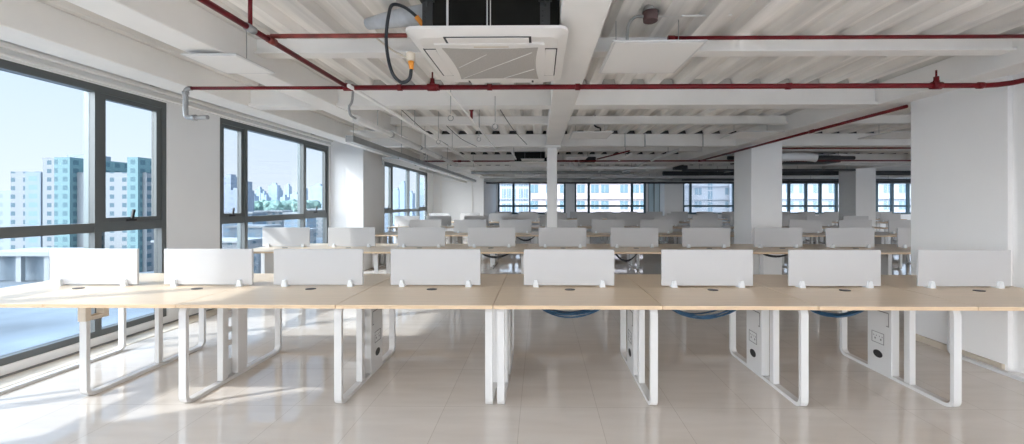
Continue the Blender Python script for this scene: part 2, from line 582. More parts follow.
def riser_mb():
    b = MB()
    b.box(-0.032, 0.032, -0.02, 0.215, 0.028, DZ - TT, 0, 0.004, 1)
    return b
def riser_post_mb(rungs):
    b = MB()
    b.box(-0.024, 0.024, -0.165, -0.115, 0.028, DZ - TT, 0, 0.003, 1)
    if rungs:
        b.box(-0.026, -0.020, -0.115, -0.02, 0.028, 0.16)
        for z in (0.27, 0.38, 0.50, 0.62):
            b.box(-0.026, -0.020, -0.115, -0.02, z, z + 0.045)
        b.box(-0.026, -0.020, -0.075, -0.055, 0.16, 0.62)
        b.box(-0.026, -0.020, -0.115, -0.02, 0.66, DZ - TT)
    return b
def riser_details(parent, s):
    """s: the side of the riser that carries the fittings"""
    x = s * 0.0335
    def bar(b, y0, y1, z0, z1):
        b.box(min(x, x - s * .003), max(x, x - s * .003), y0, y1, z0, z1)
    def door():
        b = MB()
        bar(b, 0.005, 0.19, 0.53, 0.538); bar(b, 0.005, 0.012, 0.42, 0.53); bar(b, 0.012, 0.03, 0.42, 0.427)
        return b
    cached(('door', s), door, 'access_door_gap', M['line'], parent, (0, 0, 0))
    def slot():
        b = MB()
        bar(b, 0.02, 0.19, 0.672, 0.680); bar(b, 0.02, 0.03, 0.60, 0.672)
        return b
    cached(('slot', s), slot, 'upper_slot', M['line'], parent, (0, 0, 0))
    def sock():
        b = MB()
        bar(b, 0.05, 0.17, 0.345, 0.35); bar(b, 0.05, 0.17, 0.255, 0.26); bar(b, 0.05, 0.055, 0.26, 0.345); bar(b, 0.165, 0.17, 0.26, 0.345)
        for yy in (0.075, 0.13):
            bar(b, yy, yy + 0.012, 0.285, 0.30); bar(b, yy - 0.01, yy - 0.004, 0.312, 0.322); bar(b, yy + 0.016, yy + 0.022, 0.312, 0.322)
        return b
    cached(('sock', s), sock, 'socket_plate', M['line'], parent, (0, 0, 0))
    def hole():
        b = MB()
        poly = [(0.11 + 0.045 * math.cos(a), 0.165 + 0.032 * math.sin(a)) for a in [2 * PI * k / 20 for k in range(20)]]
        b.prism(poly, 'x', min(x, x - s * .004), max(x, x - s * .004))
        return b
    cached(('hole', s), hole, 'cable_hole', M['black'], parent, (0, 0, 0))

def make_desk(x0, x1, ymid, half, label, group, legs=(), gx=None, name='workstation_desk'):
    xc = (x0 + x1) / 2
    t = thing(name, label, 'desk', (xc, ymid, 0), group)
    w = (x1 - x0) / 2
    for s in (-1, 1):
        def top():
            b = MB()
            a0, a1 = (-half, -0.0015) if s < 0 else (0.0015, half)
            b.box(-w + 0.0028, w - 0.0028, a0, a1, DZ - TT, DZ - 0.002, 1)
            b.box(-w + 0.0028, w - 0.0028, a0, a1, DZ - 0.002, DZ, 0)
            return b
        cached(('top', round(w, 3), s, half), top, 'tabletop', [M['wood'], M['edge']], t, (0, 0, 0))
    if gx is not None:
        def grom():
            b = MB()
            b.prism([(0.042 * math.cos(a), 0.03 * math.sin(a)) for a in [2 * PI * k / 20 for k in range(20)]], 'z', DZ, DZ + 0.004)
            return b
        cached('grom', grom, 'grommet', M['black'], t, (gx - xc, -0.10, 0))
    lf, lr = -half + 0.095, half - 0.05
    for x, kind in legs:
        x -= xc
        lo = cached(('loop', half), lambda: leg_loop(lf, lr), 'leg', M['white_metal'], t, (x, 0.10 if kind == 'slim' else 0, 0))
        if kind == 'slim':                       # one slim post and a short hanging box
            cached('slim', lambda: MB().box(-0.02, 0.02, 0.16, 0.20, 0.028, DZ - TT, 0, 0.003, 1), 'cable_post', M['white_metal'], t, (x, 0, 0))
            def hb():
                b = MB()
                b.box(-0.03, 0.03, -0.40, -0.36, 0.57, DZ - TT, 0, 0.003, 1); b.box(-0.03, 0.03, -0.28, -0.24, 0.57, DZ - TT, 0, 0.003, 1)
                b.box(-0.03, 0.03, -0.36, -0.28, 0.57, 0.60); b.box(-0.03, 0.03, -0.36, -0.28, 0.69, DZ - TT)
                return b
            cached('hangbox', hb, 'cable_box', M['skirt'], t, (x, 0, 0))
        elif kind == 'narrow':
            cached(('post', 'left'), lambda: riser_post_mb(True), 'cable_post', M['white_metal'], lo, (0, 0, 0))
            cached('narrow', lambda: MB().box(-0.030, 0.030, -0.02, 0.085, 0.028, DZ - TT, 0, 0.004, 1), 'cable_riser', M['white_metal'], t, (x, 0, 0))
        elif kind in ('left', 'right'):
            cached(('post', kind), lambda: riser_post_mb(kind == 'left'), 'cable_post', M['white_metal'], lo, (0, 0, 0))
            ro = cached('riser', riser_mb, 'cable_riser', M['white_metal'], t, (x, 0, 0))
            riser_details(ro, 1 if kind == 'left' else -1)
        elif kind == 'plain':
            cached('riser', riser_mb, 'cable_riser', M['white_metal'], t, (x, 0, 0))
    return t

def make_screen(x, ymid, label, group, w=0.755, h=0.30, y=0.0, rot=0.0):
    t = thing('desk_screen', label, 'desk screen', (x, ymid + y, DZ + 0.0005), group)
    t.rotation_euler = (0, 0, rot)
    cached(('pan', w, h), lambda: MB().box(-w / 2, w / 2, -0.009, 0.009, 0.012, 0.012 + h, 0, 0.003, 1), 'panel', M['screen'], t, (0, 0, 0))
    for s in (-1, 1):
        def cl():
            b = MB()
            b.prism([(-0.024, 0), (0.024, 0), (0.012, 0.055), (-0.012, 0.055)], 'y', -0.03, -0.009)
            b.prism([(-0.024, 0), (0.024, 0), (0.012, 0.055), (-0.012, 0.055)], 'y', 0.009, 0.03)
            b.box(-0.02, 0.02, -0.009, 0.009, 0, 0.012)
            return b
        cached('clamp', cl, 'clamp', M['clamp'], t, (s * (w / 2 - 0.10) * 1.0, 0, 0))
    return t

ROWN = ['front row', 'second row', 'third row', 'fourth row', 'fifth row', 'last row']
# front row ------------------------------------------------------------
Y1, H1 = 3.21, 0.585
seams = [-4.43, -3.44, -2.51, -1.405, -0.322, 0.834, 1.887, 2.95, 3.975]
legs = [[(-4.10, 'bare')], [(-3.395, 'slim'), (-2.556, 'narrow')], [(-1.438, 'left')], [(-0.362, 'left')],
        [(-0.278, 'right'), (0.804, 'right')], [(1.856, 'right')], [(2.915, 'right')], [(3.935, 'bare')]]
scr = [-3.78, -2.80, -1.865, -0.876, 0.242, 1.39, 2.44, 3.50]
front_lab = [
    'pale maple desk at the left end of the front row, against the window wall',
    'sunlit pale maple desk, second from the left window in the front row',
    'pale maple desk, third from the left window in the front row',
    'pale maple desk just left of the central paired legs, front row',
    'pale maple desk just right of the central paired legs, front row',
    'pale maple desk, second right of the central paired legs, front row',
    'pale maple desk, third right of the central paired legs, front row',
    'pale maple desk at the right end of the front row, against the white wall']
scr_lab = [
    'white desk screen on the front row, leftmost, before the large window',
    'white desk screen on the front row, second from the left, before the bare pier',
    'white desk screen on the front row, third from the left',
    'white desk screen on the front row, just left of the central desk joint',
    'white desk screen on the front row, just right of the central desk joint',
    'white desk screen on the front row, third from the right',
    'white desk screen on the front row, second from the right',
    'greyish white desk screen on the front row, rightmost, before the white wall']
for i in range(8):
    make_desk(seams[i], seams[i + 1], Y1, H1, front_lab[i], 'desks of the front row', legs[i], scr[i])
    make_screen(scr[i], Y1 + 0.012, scr_lab[i], 'screens on the front row', rot=(0.0 if i != 1 else 0.0))
# blue cable bundles sagging under three of the front desks
for k, (xa, xb, where) in enumerate(((-0.09, 0.57, 'just right of the central paired legs'), (0.92, 1.60, 'second right of the central paired legs'), (1.96, 2.60, 'third right of the central paired legs'))):
    b = MB()
    for j in range(5):
        dz = random.uniform(-0.012, 0.012); dy = random.uniform(-0.03, 0.03)
        sag = 0.138 + random.uniform(-0.03, 0.012)
        pts = []
        for q in range(15):
            u = q / 14
            pts.append((xa + (xb - xa) * u, 3.0 + dy * (1 + u), DZ - TT - 0.02 - sag * (1 - (2 * u - 1) ** 2) + dz * math.sin(6 * u)))
        pts[0] = (xa, 3.0, DZ - TT - 0.005); pts[-1] = (xb, 3.0, DZ - TT - 0.005)
        b.tube(pts, 0.0065, 6)
    o = b.build('cable_bundle', M['blue'])
    tag(o, 'sagging dark blue cable bundle under the front desk ' + where, 'cables', 'blue cable bundles')

# further rows ----------------------------------------------------------
def row(k, ymid, half, xs, gap_i, grom, skip_scr=(), w=0.75):
    n = len(xs) - 1
    for i in range(n):
        pos = ORD[i] + ' from the window side'
        lg = [(xs[i] + 0.035, 'plain')]
        if i == gap_i: lg.append((xs[i + 1] - 0.037, 'bare'))
        if i == n - 1: lg.append((xs[i + 1] - 0.037, 'plain'))
        c = (xs[i] + xs[i + 1]) / 2
        make_desk(xs[i], xs[i + 1], ymid, half, 'pale maple desk in the %s, %s' % (ROWN[k], pos), 'desks of the ' + ROWN[k],
                  lg, c if grom else None)
        if i not in skip_scr:
            sx = c
            if k == 1 and i == 0: sx = -4.035
            make_screen(sx, ymid + 0.012, 'white desk screen on the %s, %s' % (ROWN[k], pos), 'screens on the ' + ROWN[k], w)
row(1, 6.06, 0.56, [-4.42, -3.54, -2.43, -1.32, -0.21, 0.92, 2.05, 3.165, 4.285, 5.4, 6.5], 3, True)
row(2, 8.90, 0.56, [-3.70, -3.18, -2.14, -1.10, -0.045, 1.025, 2.11, 3.25, 4.4, 5.53, 6.66, 7.79, 8.92], 3, False, skip_scr=(0,))
row(3, 11.55, 0.56, [-4.40, -3.62, -2.48, -1.34, -0.2, 0.93, 2.07, 3.21, 4.35, 5.48, 6.61, 7.74, 8.87, 9.9], 3, False)
row(4, 14.5, 0.56, [-4.40, -3.2, -2.1, -1.0, 0.1, 1.2, 2.33, 3.46, 4.59, 5.72, 6.85, 7.98, 9.11, 10.24, 11.37, 12.5, 13.63], 3, False)
row(5, 17.3, 0.50, [-2.2, -1.1, 0.03, 1.16, 2.29, 3.42, 4.55, 5.68, 6.81, 7.94, 9.07, 10.2, 11.33, 12.46, 13.59, 14.72, 15.85], 3, False)
# cables under the second and third rows
for nm, (xa, xb, y, dz, lab) in enumerate(((-0.95, -0.42, 5.85, 0.09, 'black cable sagging under the second row left of its central joint'),
                               (1.12, 1.5, 5.85, 0.14, 'black cable hanging under the second row right of the slender post'),
                               (2.1, 2.55, 5.85, 0.07, 'black cable sagging under the second row left of the thick column'),
                               (3.3, 3.85, 5.85, 0.07, 'black cable sagging under the second row before the thick column'),
                               (-0.55, -0.1, 8.6, 0.10, 'black cable sagging under the third row left of the slender post'))):
    b = MB()
    for j in range(3):
        pts = [(xa + (xb - xa) * q / 10, y + 0.015 * j, DZ - TT - 0.004 - (dz + 0.01 * j) * (1 - (2 * q / 10 - 1) ** 2)) for q in range(11)]
        b.tube(pts, 0.009, 6)
    tag(b.build('cable_bundle', M['cablegrey']), lab, 'cables', 'dark cables under the back rows')

# ------------------------------------------------------------------ ceiling services
RZ, RY = 2.438, 3.28
# main red sprinkler pipe with couplings
main = thing('sprinkler_pipe', 'long red sprinkler pipe crossing the whole room under the ceiling', 'pipe', (0, RY, RZ))
p = MB()
p.tube([(-1.66, 0, 0), (3.74, 0, 0), (3.82, -0.02, 0), (3.88, -0.07, 0), (3.9, -0.15, 0), (3.9, -2.3, 0)], 0.0215, 14)
p.build('main_run', M['red'], main)
p = MB(); p.tube([(-3.02, 0, 0), (-1.66, 0, 0)], 0.0145, 12)
p.build('thin_run', M['red'], main)
for x in (-1.2, -0.88, -0.43, 0.32, 2.1, 3.70):
    MB().tube([(x - 0.02, 0, 0), (x + 0.02, 0, 0)], 0.028, 14).build('coupling', M['red'], main)
for x in (-0.92, 3.335):
    b = MB(); b.tube([(x, 0, 0.0), (x, 0, 0.075)], 0.018, 10); b.tube([(x - 0.04, 0, 0), (x + 0.04, 0, 0)], 0.031, 14)
    b.tube([(x, 0, 0.07), (x, 0, 0.13)], 0.007, 8); b.tube([(x - .02, 0, 0.035), (x + .02, 0, 0.035)], 0.012, 8)
    b.build('sprinkler_tee', M['red'], main)
b = MB(); b.tube([(-1.64, 0.0, 0.0), (-1.64, -0.05, 0.0)], 0.026, 12); b.tube([(-1.68, 0, 0), (-1.60, 0, 0)], 0.028, 12)
b.build('tee', M['red'], main)
# galvanised drop at the left end
g = MB()
g.tube(curve_pts([(-3.0, 0, 0), (-3.03, 0, -0.004), (-3.05, 0, -0.03), (-3.052, 0, -0.1), (-3.052, 0, -0.2), (-3.045, 0, -0.24), (-3.0, 0, -0.255), (-2.9, 0, -0.25), (-2.86, 0, -0.25)], 4), 0.019, 12)
g.tube([(-3.052, 0, -0.05), (-3.052, 0, -0.03)], 0.025, 12)
g.tube([(-2.99, 0, -0.254), (-2.96, 0, -0.252)], 0.026, 12)
g.build('drop_elbow', M['galv'], main)
# red pipe along the depth with a riser
dp = thing('sprinkler_pipe', 'red sprinkler pipe running towards the camera at upper left', 'pipe', (-1.64, 0, RZ))
MB().tube([(0, -1.0, 0.0), (0, RY - 0.05, 0)], 0.0165, 12).build('pipe_run', M['red'], dp)
MB().tube([(0, 2.16, 0.0), (0, 2.16, ZD - RZ + 0.03)], 0.011, 10).build('riser', M['red'], dp)
MB().tube([(0, 2.13, 0), (0, 2.19, 0)], 0.022, 12).build('tee', M['galv'], dp)
MB().tube([(0, 2.30, 0.004), (0, 2.36, 0.004)], 0.022, 12).build('tee', M['rust'], dp)
# short branch to the air conditioner
br_ = MB(); br_.tube([(0.0, 0, 0), (0.83, 0, 0)], 0.013, 12)
o = br_.build('sprinkler_branch', M['rust']); o.location = (-1.64, 2.33, RZ + 0.03)
tag(o, 'worn red branch pipe between the depth pipe and the air conditioner', 'pipe')
br_ = MB(); br_.tube([(0.99, 0, 0), (3.74, 0, 0)], 0.0145, 12); br_.tube([(0.97, 0, 0), (1.02, 0, 0)], 0.019, 12)
o = br_.build('sprinkler_branch', M['red']); o.location = (0, 2.93, 2.70)
tag(o, 'thin red branch pipe along the joist above right, ending at the girder', 'pipe')
# far pipes
fr_ = MB(); fr_.tube([(3.945, 4.19, 2.49), (3.945, 9.5, 2.49)], 0.019, 12); fr_.tube([(3.945, 5.6, 2.49), (3.945, 5.68, 2.49)], 0.026, 12)
tag(fr_.build('sprinkler_pipe', M['red']), 'red pipe running away past the thick column on the right', 'pipe')
fr_ = MB(); fr_.tube([(-3.2, 9.55, 2.49), (9.4, 9.55, 2.49)], 0.018, 12)
for x in (-2, 0.9, 3.945, 6.5): fr_.tube([(x - .04, 9.55, 2.49), (x + .04, 9.55, 2.49)], 0.026, 12)
tag(fr_.build('sprinkler_pipe', M['red']), 'distant red pipe crossing the room behind the slender post', 'pipe')
fr_ = MB(); fr_.tube([(1.85, 8.0, 2.53), (1.4, 9.50, 2.53)], 0.016, 10)
tag(fr_.build('sprinkler_branch', M['red']), 'short slanting red pipe right of the slender post', 'pipe')
fr_ = MB(); fr_.tube([(4.7, 8.3, 2.62), (12.5, 8.3, 2.62)], 0.018, 10)
tag(fr_.build('sprinkler_pipe', M['rust']), 'dull red pipe high up right of the thick column', 'pipe')

# conduits and ducts that run into the depth on the left
def rods(parent, xy, z0, z1, r=0.004):
    for x, y in xy:
        MB().tube([(x, y, z0), (x, y, z1)], r, 6).build('hanger_rod', M['galv'], parent)
t = thing('conduit', 'slim white conduit running into the depth from the red pipe', 'conduit', (-1.60, 0, 2.43))
MB().tube([(0, 3.2, 0), (0, 10.2, 0)], 0.017, 10).build('tube', M['beam'], t)
rods(t, ((0, 4.9), (0, 7.0), (0, 9.2)), 0, ZD - 2.43 + 0.03)
t = thing('round_duct', 'thick pale round pipe running into the depth at left', 'duct', (-1.95, 0, 2.345))
MB().tube([(0, 4.05, 0), (0, 5.0, 0), (0, 9.0, 0)], 0.036, 14).build('tube', M['duct'], t)
for y in (5.0, 6.2, 7.5): MB().tube([(0, y, 0), (0, y + 0.05, 0)], 0.041, 14).build('collar', M['galv'], t)
rods(t, ((0, 4.6), (0, 5.4), (0, 6.5), (0, 8.1)), 0.03, ZD - 2.345 + 0.03)
b = MB(); b.tube(curve_pts([(0, 4.05, 0), (-0.02, 3.98, 0.02), (-0.03, 3.97, 0.1), (0.0, 3.97, 0.16), (0.01, 3.98, 0.32)], 5), 0.012, 8)
b.build('flexible_tail', M['galv'], t)
t = thing('cable_tray', 'galvanised cable tray running into the depth along the left column', 'cable tray', (-2.64, 0, 2.34))
b = MB(); b.box(-0.055, 0.055, 5.3, 15.6, -0.045, 0.045, 0, 0.004, 1)
for y in (6.6, 8.2, 9.8, 11.4, 13.0): b.box(-0.06, 0.06, y, y + 0.03, -0.05, 0.05)
b.build('trunking', M['galv'], t)
rods(t, ((0, 5.42), (0, 7.3), (0, 9.0), (0, 11.0)), 0.045, ZD - 2.34 + 0.03, 0.005)
b = MB(); b.box(-0.2, 0.08, 6.9, 6.95, -0.1, -0.06); b.tube([(-0.2, 6.92, -0.08), (-0.2, 6.92, -0.2)], 0.01, 6)
b.build('bracket', M['galv'], t)
t = thing('conduit', 'grey conduit along the left wall below the cable tray', 'conduit', (-3.0, 0, 2.30))
MB().tube([(0, 9.6, 0), (0, 15.6, 0)], 0.03, 10).build('tube', M['duct'], t)
rods(t, ((0, 10.2), (0, 12.4)), 0.02, ZD - 2.30 + 0.03)
t = thing('conduit', 'thin white conduit running into the depth below the air conditioner', 'conduit', (-0.82, 0, 2.45))
MB().tube([(0, 3.35, 0), (0, 7.2, 0)], 0.011, 8).build('tube', M['beam'], t)
rods(t, ((0, 5.2),), 0, ZD - 2.45 + 0.03)
b = MB(); b.tube([(-0.0, 4.6, 0.16), (0.0, 4.6, 0.012)], 0.017, 8); b.tube([(0, 4.6, 0.1), (0, 4.6, 0.12)], 0.026, 8)
o = b.build('sprinkler_head', M['red'], t); tag(o, 'red sprinkler drop')
# little hanger hooks under the beams
for x, y, z1, z0, lab in ((-1.0, 4.3, 2.548, 2.40, 'wire hook hanging from the big beam under the black cable'),
                       (-0.5, 4.28, 2.44, 2.30, 'thin rod hanging left of the slender post'),
                       (-1.55, 5.85, 2.655, 2.38, 'wire hook hanging from the joist left of the air conditioner'),
                       (-0.93, 5.85, 2.655, 2.42, 'wire hook hanging from the joist behind the red drop'),
                       (-2.2, 7.38, 2.548, 2.30, 'wire hook hanging from the far beam above the round pipe')):
    b = MB(); b.tube([(x, y, z1 + 0.2), (x, y, z0 + 0.05)], 0.004, 6)
    b.tube([(x + 0.03 * math.cos(a), y, z0 + 0.03 * math.sin(a)) for a in [PI / 2 + 1.8 * PI * k / 14 for k in range(15)]], 0.004, 6)
    tag(b.build('hanger_hook', M['galv']), lab, 'hook')
for i, (x, y) in enumerate(((1.62, 7.36), (2.0, 7.36), (3.1, 7.36))):
    b = MB(); b.tube([(x, y, ZD + 0.02), (x, y, 2.53)], 0.009, 8); b.tube([(x - 0.02, y, 2.53), (x + 0.02, y, 2.53)], 0.006, 6)
    tag(b.build('hanger_rod', M['galv']), 'grey hanger rod on the beam right of the slender post, %s from it' % ORD[i], 'rod', 'rods on the beam')

for (a, c_), lab in ((((-1.9, 5.0, 2.75), (-1.75, 7.3, 2.55)), 'thin dark wire slanting between beams above the round pipe'),
                 (((-1.55, 6.0, 2.74), (-1.2, 7.3, 2.52)), 'thin dark wire slanting between beams left of the red drop'),
                 (((-0.6, 4.55, 2.76), (-0.25, 7.3, 2.56)), 'thin dark wire slanting between beams right of the red drop')):
    a, c_ = Vector(a), Vector(c_)
    m_ = (a + c_) / 2 - Vector((0, 0, 0.06))
    tag(MB().tube(curve_pts([a, m_, c_], 6), 0.005, 6).build('wire', M['cablegrey']), lab, 'wire')

# flat panel lights
def panel_light(x0, x1, y0, label, z=2.50, w=0.62):
    t = thing('panel_light', label, 'ceiling light', ((x0 + x1) / 2, y0 + w / 2, z), 'flat panel lights')
    hx = (x1 - x0) / 2
    MB().box(-hx, hx, -w / 2, w / 2, 0.0, 0.012, 0, 0.003, 1).build('frame', M['white_metal'], t)
    MB().box(-hx + 0.02, hx - 0.02, -w / 2 + 0.02, w / 2 - 0.02, -0.002, 0.004).build('diffuser', M['panel'], t)
    for sx in (-1, 1):
        MB().tube([(sx * (hx - 0.08), 0, 0.02), (sx * (hx - 0.08), 0, ZD - z + 0.03)], 0.003, 6).build('suspension_wire', M['galv'], t)
    return t
panel_light(0.475, 1.09, 2.51, 'large white panel light right of the central girder')
panel_light(0.475, 1.09, 5.70, 'second white panel light right of the central girder, with black hose')
panel_light(-2.55, -2.15, 2.70, 'white panel light at upper left beneath the side girder', w=0.40)
panel_light(-2.78, -2.14, 5.60, 'white panel light at left above the cable tray')
panel_light(2.93, 3.60, 5.70, 'white panel light beside the thick column')
panel_light(5.2, 6.3, 5.75, 'white panel light beyond the right wall')
panel_light(-0.44, 0.10, 8.85, 'small distant panel light left of the slender post', 2.46)
panel_light(0.6, 1.1, 8.75, 'distant panel light right of the slender post')
panel_light(1.0, 1.9, 13.3, 'far panel light over the fourth row', 2.44)
panel_light(2.3, 3.4, 13.4, 'far panel light near the far column', 2.42)
panel_light(2.03, 2.68, 14.9, 'far panel light in front of the second far window', 2.42)
panel_light(4.6, 5.2, 14.9, 'far panel light in front of the frosted far glazing', 2.42)
panel_light(-0.9, 0.0, 13.3, 'far panel light left of the post in front of the first far window', 2.42)

# air conditioner cassette
AX0, AX1, AY0, AY1, AZ = -0.805, 0.17, 2.25, 3.22, 2.445
def cassette(x0, y0, label, detail=True, AZ=AZ):
    w = AX1 - AX0
    cx, cy = x0 + w / 2, y0 + w / 2
    t = thing('ceiling_cassette_unit', label, 'air conditioner', (cx, cy, AZ))
    h = w / 2
    hb = MB()
    hb.box(-h + 0.13, h - 0.055, -h + 0.04, h - 0.07, 0.044, ZD - AZ - 0.002, 0, 0.01, 2)
    ho = hb.build('housing', M['housing'], t)
    pm = MB()
    bm = bmesh.new()
    # rounded face plate, slightly domed towards the grille
    pm.prism(rrect(-h, h, -h, h, 0.06, 6), 'z', 0.026, 0.044)
    a, b_ = rrect(-h, h, -h, h, 0.06, 6), rrect(-h + 0.06, h - 0.06, -h + 0.06, h - 0.06, 0.06, 6)
    n = len(a)
    pm.add([(p[0], p[1], 0.026) for p in a] + [(p[0], p[1], 0.0) for p in b_],
           [[i, (i + 1) % n, n + (i + 1) % n, n + i] for i in range(n)] + [list(range(n, 2 * n))])
    bm.free()
    pm.build('face_plate', M['acwhite'], t)
    if detail:
        for k in range(4):
            lv = MB()
            if k % 2 == 0:
                s = -1 if k == 0 else 1
                yc = s * (h - 0.098)
                lv.box(-0.25, 0.25, yc - 0.038, yc + 0.038, -0.006, 0.004, 0, 0.003, 1)
                sl = MB().box(-0.265, 0.265, yc - 0.045, yc + 0.045, -0.002, 0.002)
            else:
                s = -1 if k == 1 else 1
                xc = s * (h - 0.098)
                lv.box(xc - 0.038, xc + 0.032, -0.25, 0.25, -0.006, 0.004, 0, 0.003, 1)
                sl = MB().box(xc - 0.048, xc + 0.04, -0.262, 0.262, -0.002, 0.002)
            lo = lv.build('louver', M['acwhite'], t)
            sl.build('louver_slot', M['black'], lo)
        # bowed intake grille
        rim = []
        g = []
        def bowed(e, bow):
            out = []
            pts = [(-e, -e), (e, -e), (e, e), (-e, e)]
            for i in range(4):
                p0, p1 = Vector(pts[i]), Vector(pts[(i + 1) % 4])
                nrm = Vector((0, 0)) - (p0 + p1) / 2
                nrm.normalize()
                for q in range(10):
                    u = q / 10
                    out.append(tuple(p0.lerp(p1, u) + nrm * bow * (1 - (2 * u - 1) ** 2)))
            return out
        MB().prism(bowed(0.345, -0.01), 'z', -0.012, 0.002).build('grille_rim', M['acwhite'], t)
        go = MB().prism(bowed(0.305, 0.018), 'z', -0.0145, -0.011).build('grille', M['grille'], t)
        st = MB()
        for p0, p1 in (((-0.265, 0.04), (-0.035, -0.2)), ((-0.28, 0.28), (0.265, -0.23)), ((0.035, 0.28), (0.275, 0.08))):
            st.tube([(p0[0], p0[1], -0.0155), (p1[0], p1[1], -0.0155)], 0.0025, 6)
        st.build('seam_line', M['acwhite'], go)
        MB().box(-0.10, 0.12, -h + 0.165, -h + 0.18, -0.014, -0.004).build('badge_strip', M['cream'], t)
        for x, ww in ((-0.24, 0.012), (0.0, 0.006), (0.02, 0.005)):
            MB().box(x, x + ww, -h + 0.034, -h + 0.04, 0.046, ZD - AZ - 0.005).build('white_strap', M['duct'], ho)
        for x in (-h + 0.105, h - 0.17):
            bk = MB()
            bk.box(x, x + 0.06, -h + 0.03, -h + 0.05, 0.06, 0.20)
            bk.box(x - 0.01, x + 0.07, -h + 0.0, -h + 0.05, 0.20, 0.215)
            bk.tube([(x + 0.03, -h + 0.02, 0.17), (x + 0.03, -h + 0.02, ZD - AZ)], 0.006, 8)
            for zz in (0.08, 0.11, 0.14):
                bk.tube([(x + 0.015, -h + 0.026, zz), (x + 0.015, -h + 0.031, zz)], 0.006, 6, 1)
            bk.build('hanging_bracket', [M['darksteel'], M['black']], t)
    return t
cassette(AX0, AY0, 'large white ceiling air conditioner with black housing at top centre')
cassette(-0.74, 9.2, 'distant ceiling air conditioner with black housing left of the slender post', False, 2.40)
# insulated refrigerant line, cable loop and drain plug
t = thing('insulated_hose', 'grey wrapped hose leaving the air conditioner to the left', 'hose', (0, 0, 0))
MB().tube([(-1.17, 2.60, 2.665), (-1.02, 2.55, 2.665), (-0.85, 2.48, 2.655), (-0.656, 2.42, 2.65)], [0.036, 0.05, 0.058, 0.06], 14).build('wrap', M['insul'], t)
t = thing('power_cable', 'black flexible cable looping down beside the air conditioner', 'cable', (0, 0, 0))
k = 385.0
def at(px, py, Y): return ((px - 540) * Y / k, Y, 1.45 + (203 - py) * Y / k)
MB().tube(curve_pts([at(421, 22, 2.33), at(414, 14, 2.32), at(403, 6, 2.32), at(392, 4, 2.32), at(388, 14, 2.24), at(385.5, 35, 2.24), at(387, 55, 2.24), at(392, 73, 2.24), at(401, 82, 2.24), at(409, 78, 2.24), at(411, 66, 2.24)], 8), 0.0098, 10).build('sleeve', M['cablegrey'], t)
MB().tube([at(423, 25, 2.335), at(416, 16, 2.32)], 0.0155, 10).build('tape_band', M['orange'], t)
MB().tube([at(411, 69, 2.24), at(410.5, 60, 2.24)], [0.0115, 0.018], 10).build('tape_band', M['orange'], t)
MB().tube([at(410.5, 61, 2.24), at(410, 53, 2.24), at(410, 52, 2.24)], [0.025, 0.027, 0.02], 12).build('plug', M['cream'], t)
MB().tube([at(370, 33, 2.9), at(392, 50, 2.9), at(408, 58, 2.45)], 0.007, 8).build('thin_wire', M['cream'], t)
# junction box with flexible conduit over the big panel light
t = thing('junction_box', 'round dark junction box with flexible hose above the large panel light', 'junction box', (0, 0, 0))
p0 = Vector(at(650, 17, 2.75))
MB().tube([p0 + Vector((0, 0, -0.035)), p0 + Vector((0, 0, 0.03))], [0.05, 0.055], 14).build('box', M['maroon'], t)
MB().tube([p0 + Vector((0, 0, 0.03)), p0 + Vector((0, 0, 0.05)), p0 + Vector((0.02, 0, ZD - p0.z + 0.06))], [0.06, 0.05, 0.02], 14).build('lid', M['galv'], t)
MB().tube(curve_pts([p0 + Vector((-0.05, 0, 0.0)), p0 + Vector((-0.11, 0, -0.005)), p0 + Vector((-0.155, 0.0, -0.06)), p0 + Vector((-0.165, 0.0, -0.15)), (p0.x - 0.16, p0.y, 2.523)], 5), 0.011, 8).build('flexible_hose', M['ducthaze'], t)
MB().tube([p0 + Vector((0.05, 0, 0.0)), p0 + Vector((0.6, 0.05, 0.03))], 0.008, 8).build('side_conduit', M['duct'], t)
MB().tube([p0 + Vector((0.02, 0, 0.04)), p0 + Vector((0.16, 0.4, 0.10))], 0.02, 8).build('riser_conduit', M['galv'], t)
t = MB(); t.tube(curve_pts([(0.85, 5.95, ZD + 0.02), (0.84, 5.95, 2.66), (0.88, 5.95, 2.62), (0.93, 5.95, 2.60), (0.93, 5.95, 2.523)], 5), 0.012, 8)
tag(t.build('flexible_hose', M['cablegrey']), 'black flexible hose feeding the second panel light right of the girder', 'hose')

k = 385.0
# ducts further in
def long_tube(name, m, pts, r, label, cat, rd=()):
    t = thing(name, label, cat)
    MB().tube(pts, r, 14).build('tube', m, t)
    for x, y, z in rd:
        MB().tube([(x, y, z), (x, y, ZD + 0.03)], 0.006, 6).build('hanger_rod', M['galv'], t)
    return t
long_tube('round_duct', M['ducthaze'], [(-2.3, 15.9, 2.40), (9.0, 15.9, 2.40)], 0.09, 'grey round duct crossing the far end of the room', 'duct', [(x, 15.9, 2.45) for x in (-1.5, 0.5, 2.5, 4.5, 6.5)])
long_tube('water_pipe', M['blackduct'], [(-4.3, 16.8, 2.36), (20, 16.8, 2.36)], 0.07, 'black insulated pipe crossing above the far windows', 'pipe', [(x, 16.8, 2.4) for x in (-1, 1, 3, 5, 8, 11)])
long_tube('water_pipe', M['blackduct'], [(4.2, 13.2, 2.46), (20, 13.0, 2.46)], 0.075, 'black insulated pipe in the right half between the columns', 'pipe', [(x, 13.1, 2.5) for x in (6, 8, 11, 13)])
long_tube('round_duct', M['ducthaze'], [(-2.3, 12.9, 2.47), (3.0, 12.9, 2.47)], 0.05, 'grey duct at mid depth left of the far column', 'duct', [(-1, 12.9, 2.5), (1, 12.9, 2.5)])
long_tube('round_duct', M['duct'], [(4.9, 10.9, 2.56), (14, 10.9, 2.56)], 0.07, 'pale duct crossing beyond the right wall', 'duct', [(6, 10.9, 2.6), (9, 10.9, 2.6)])
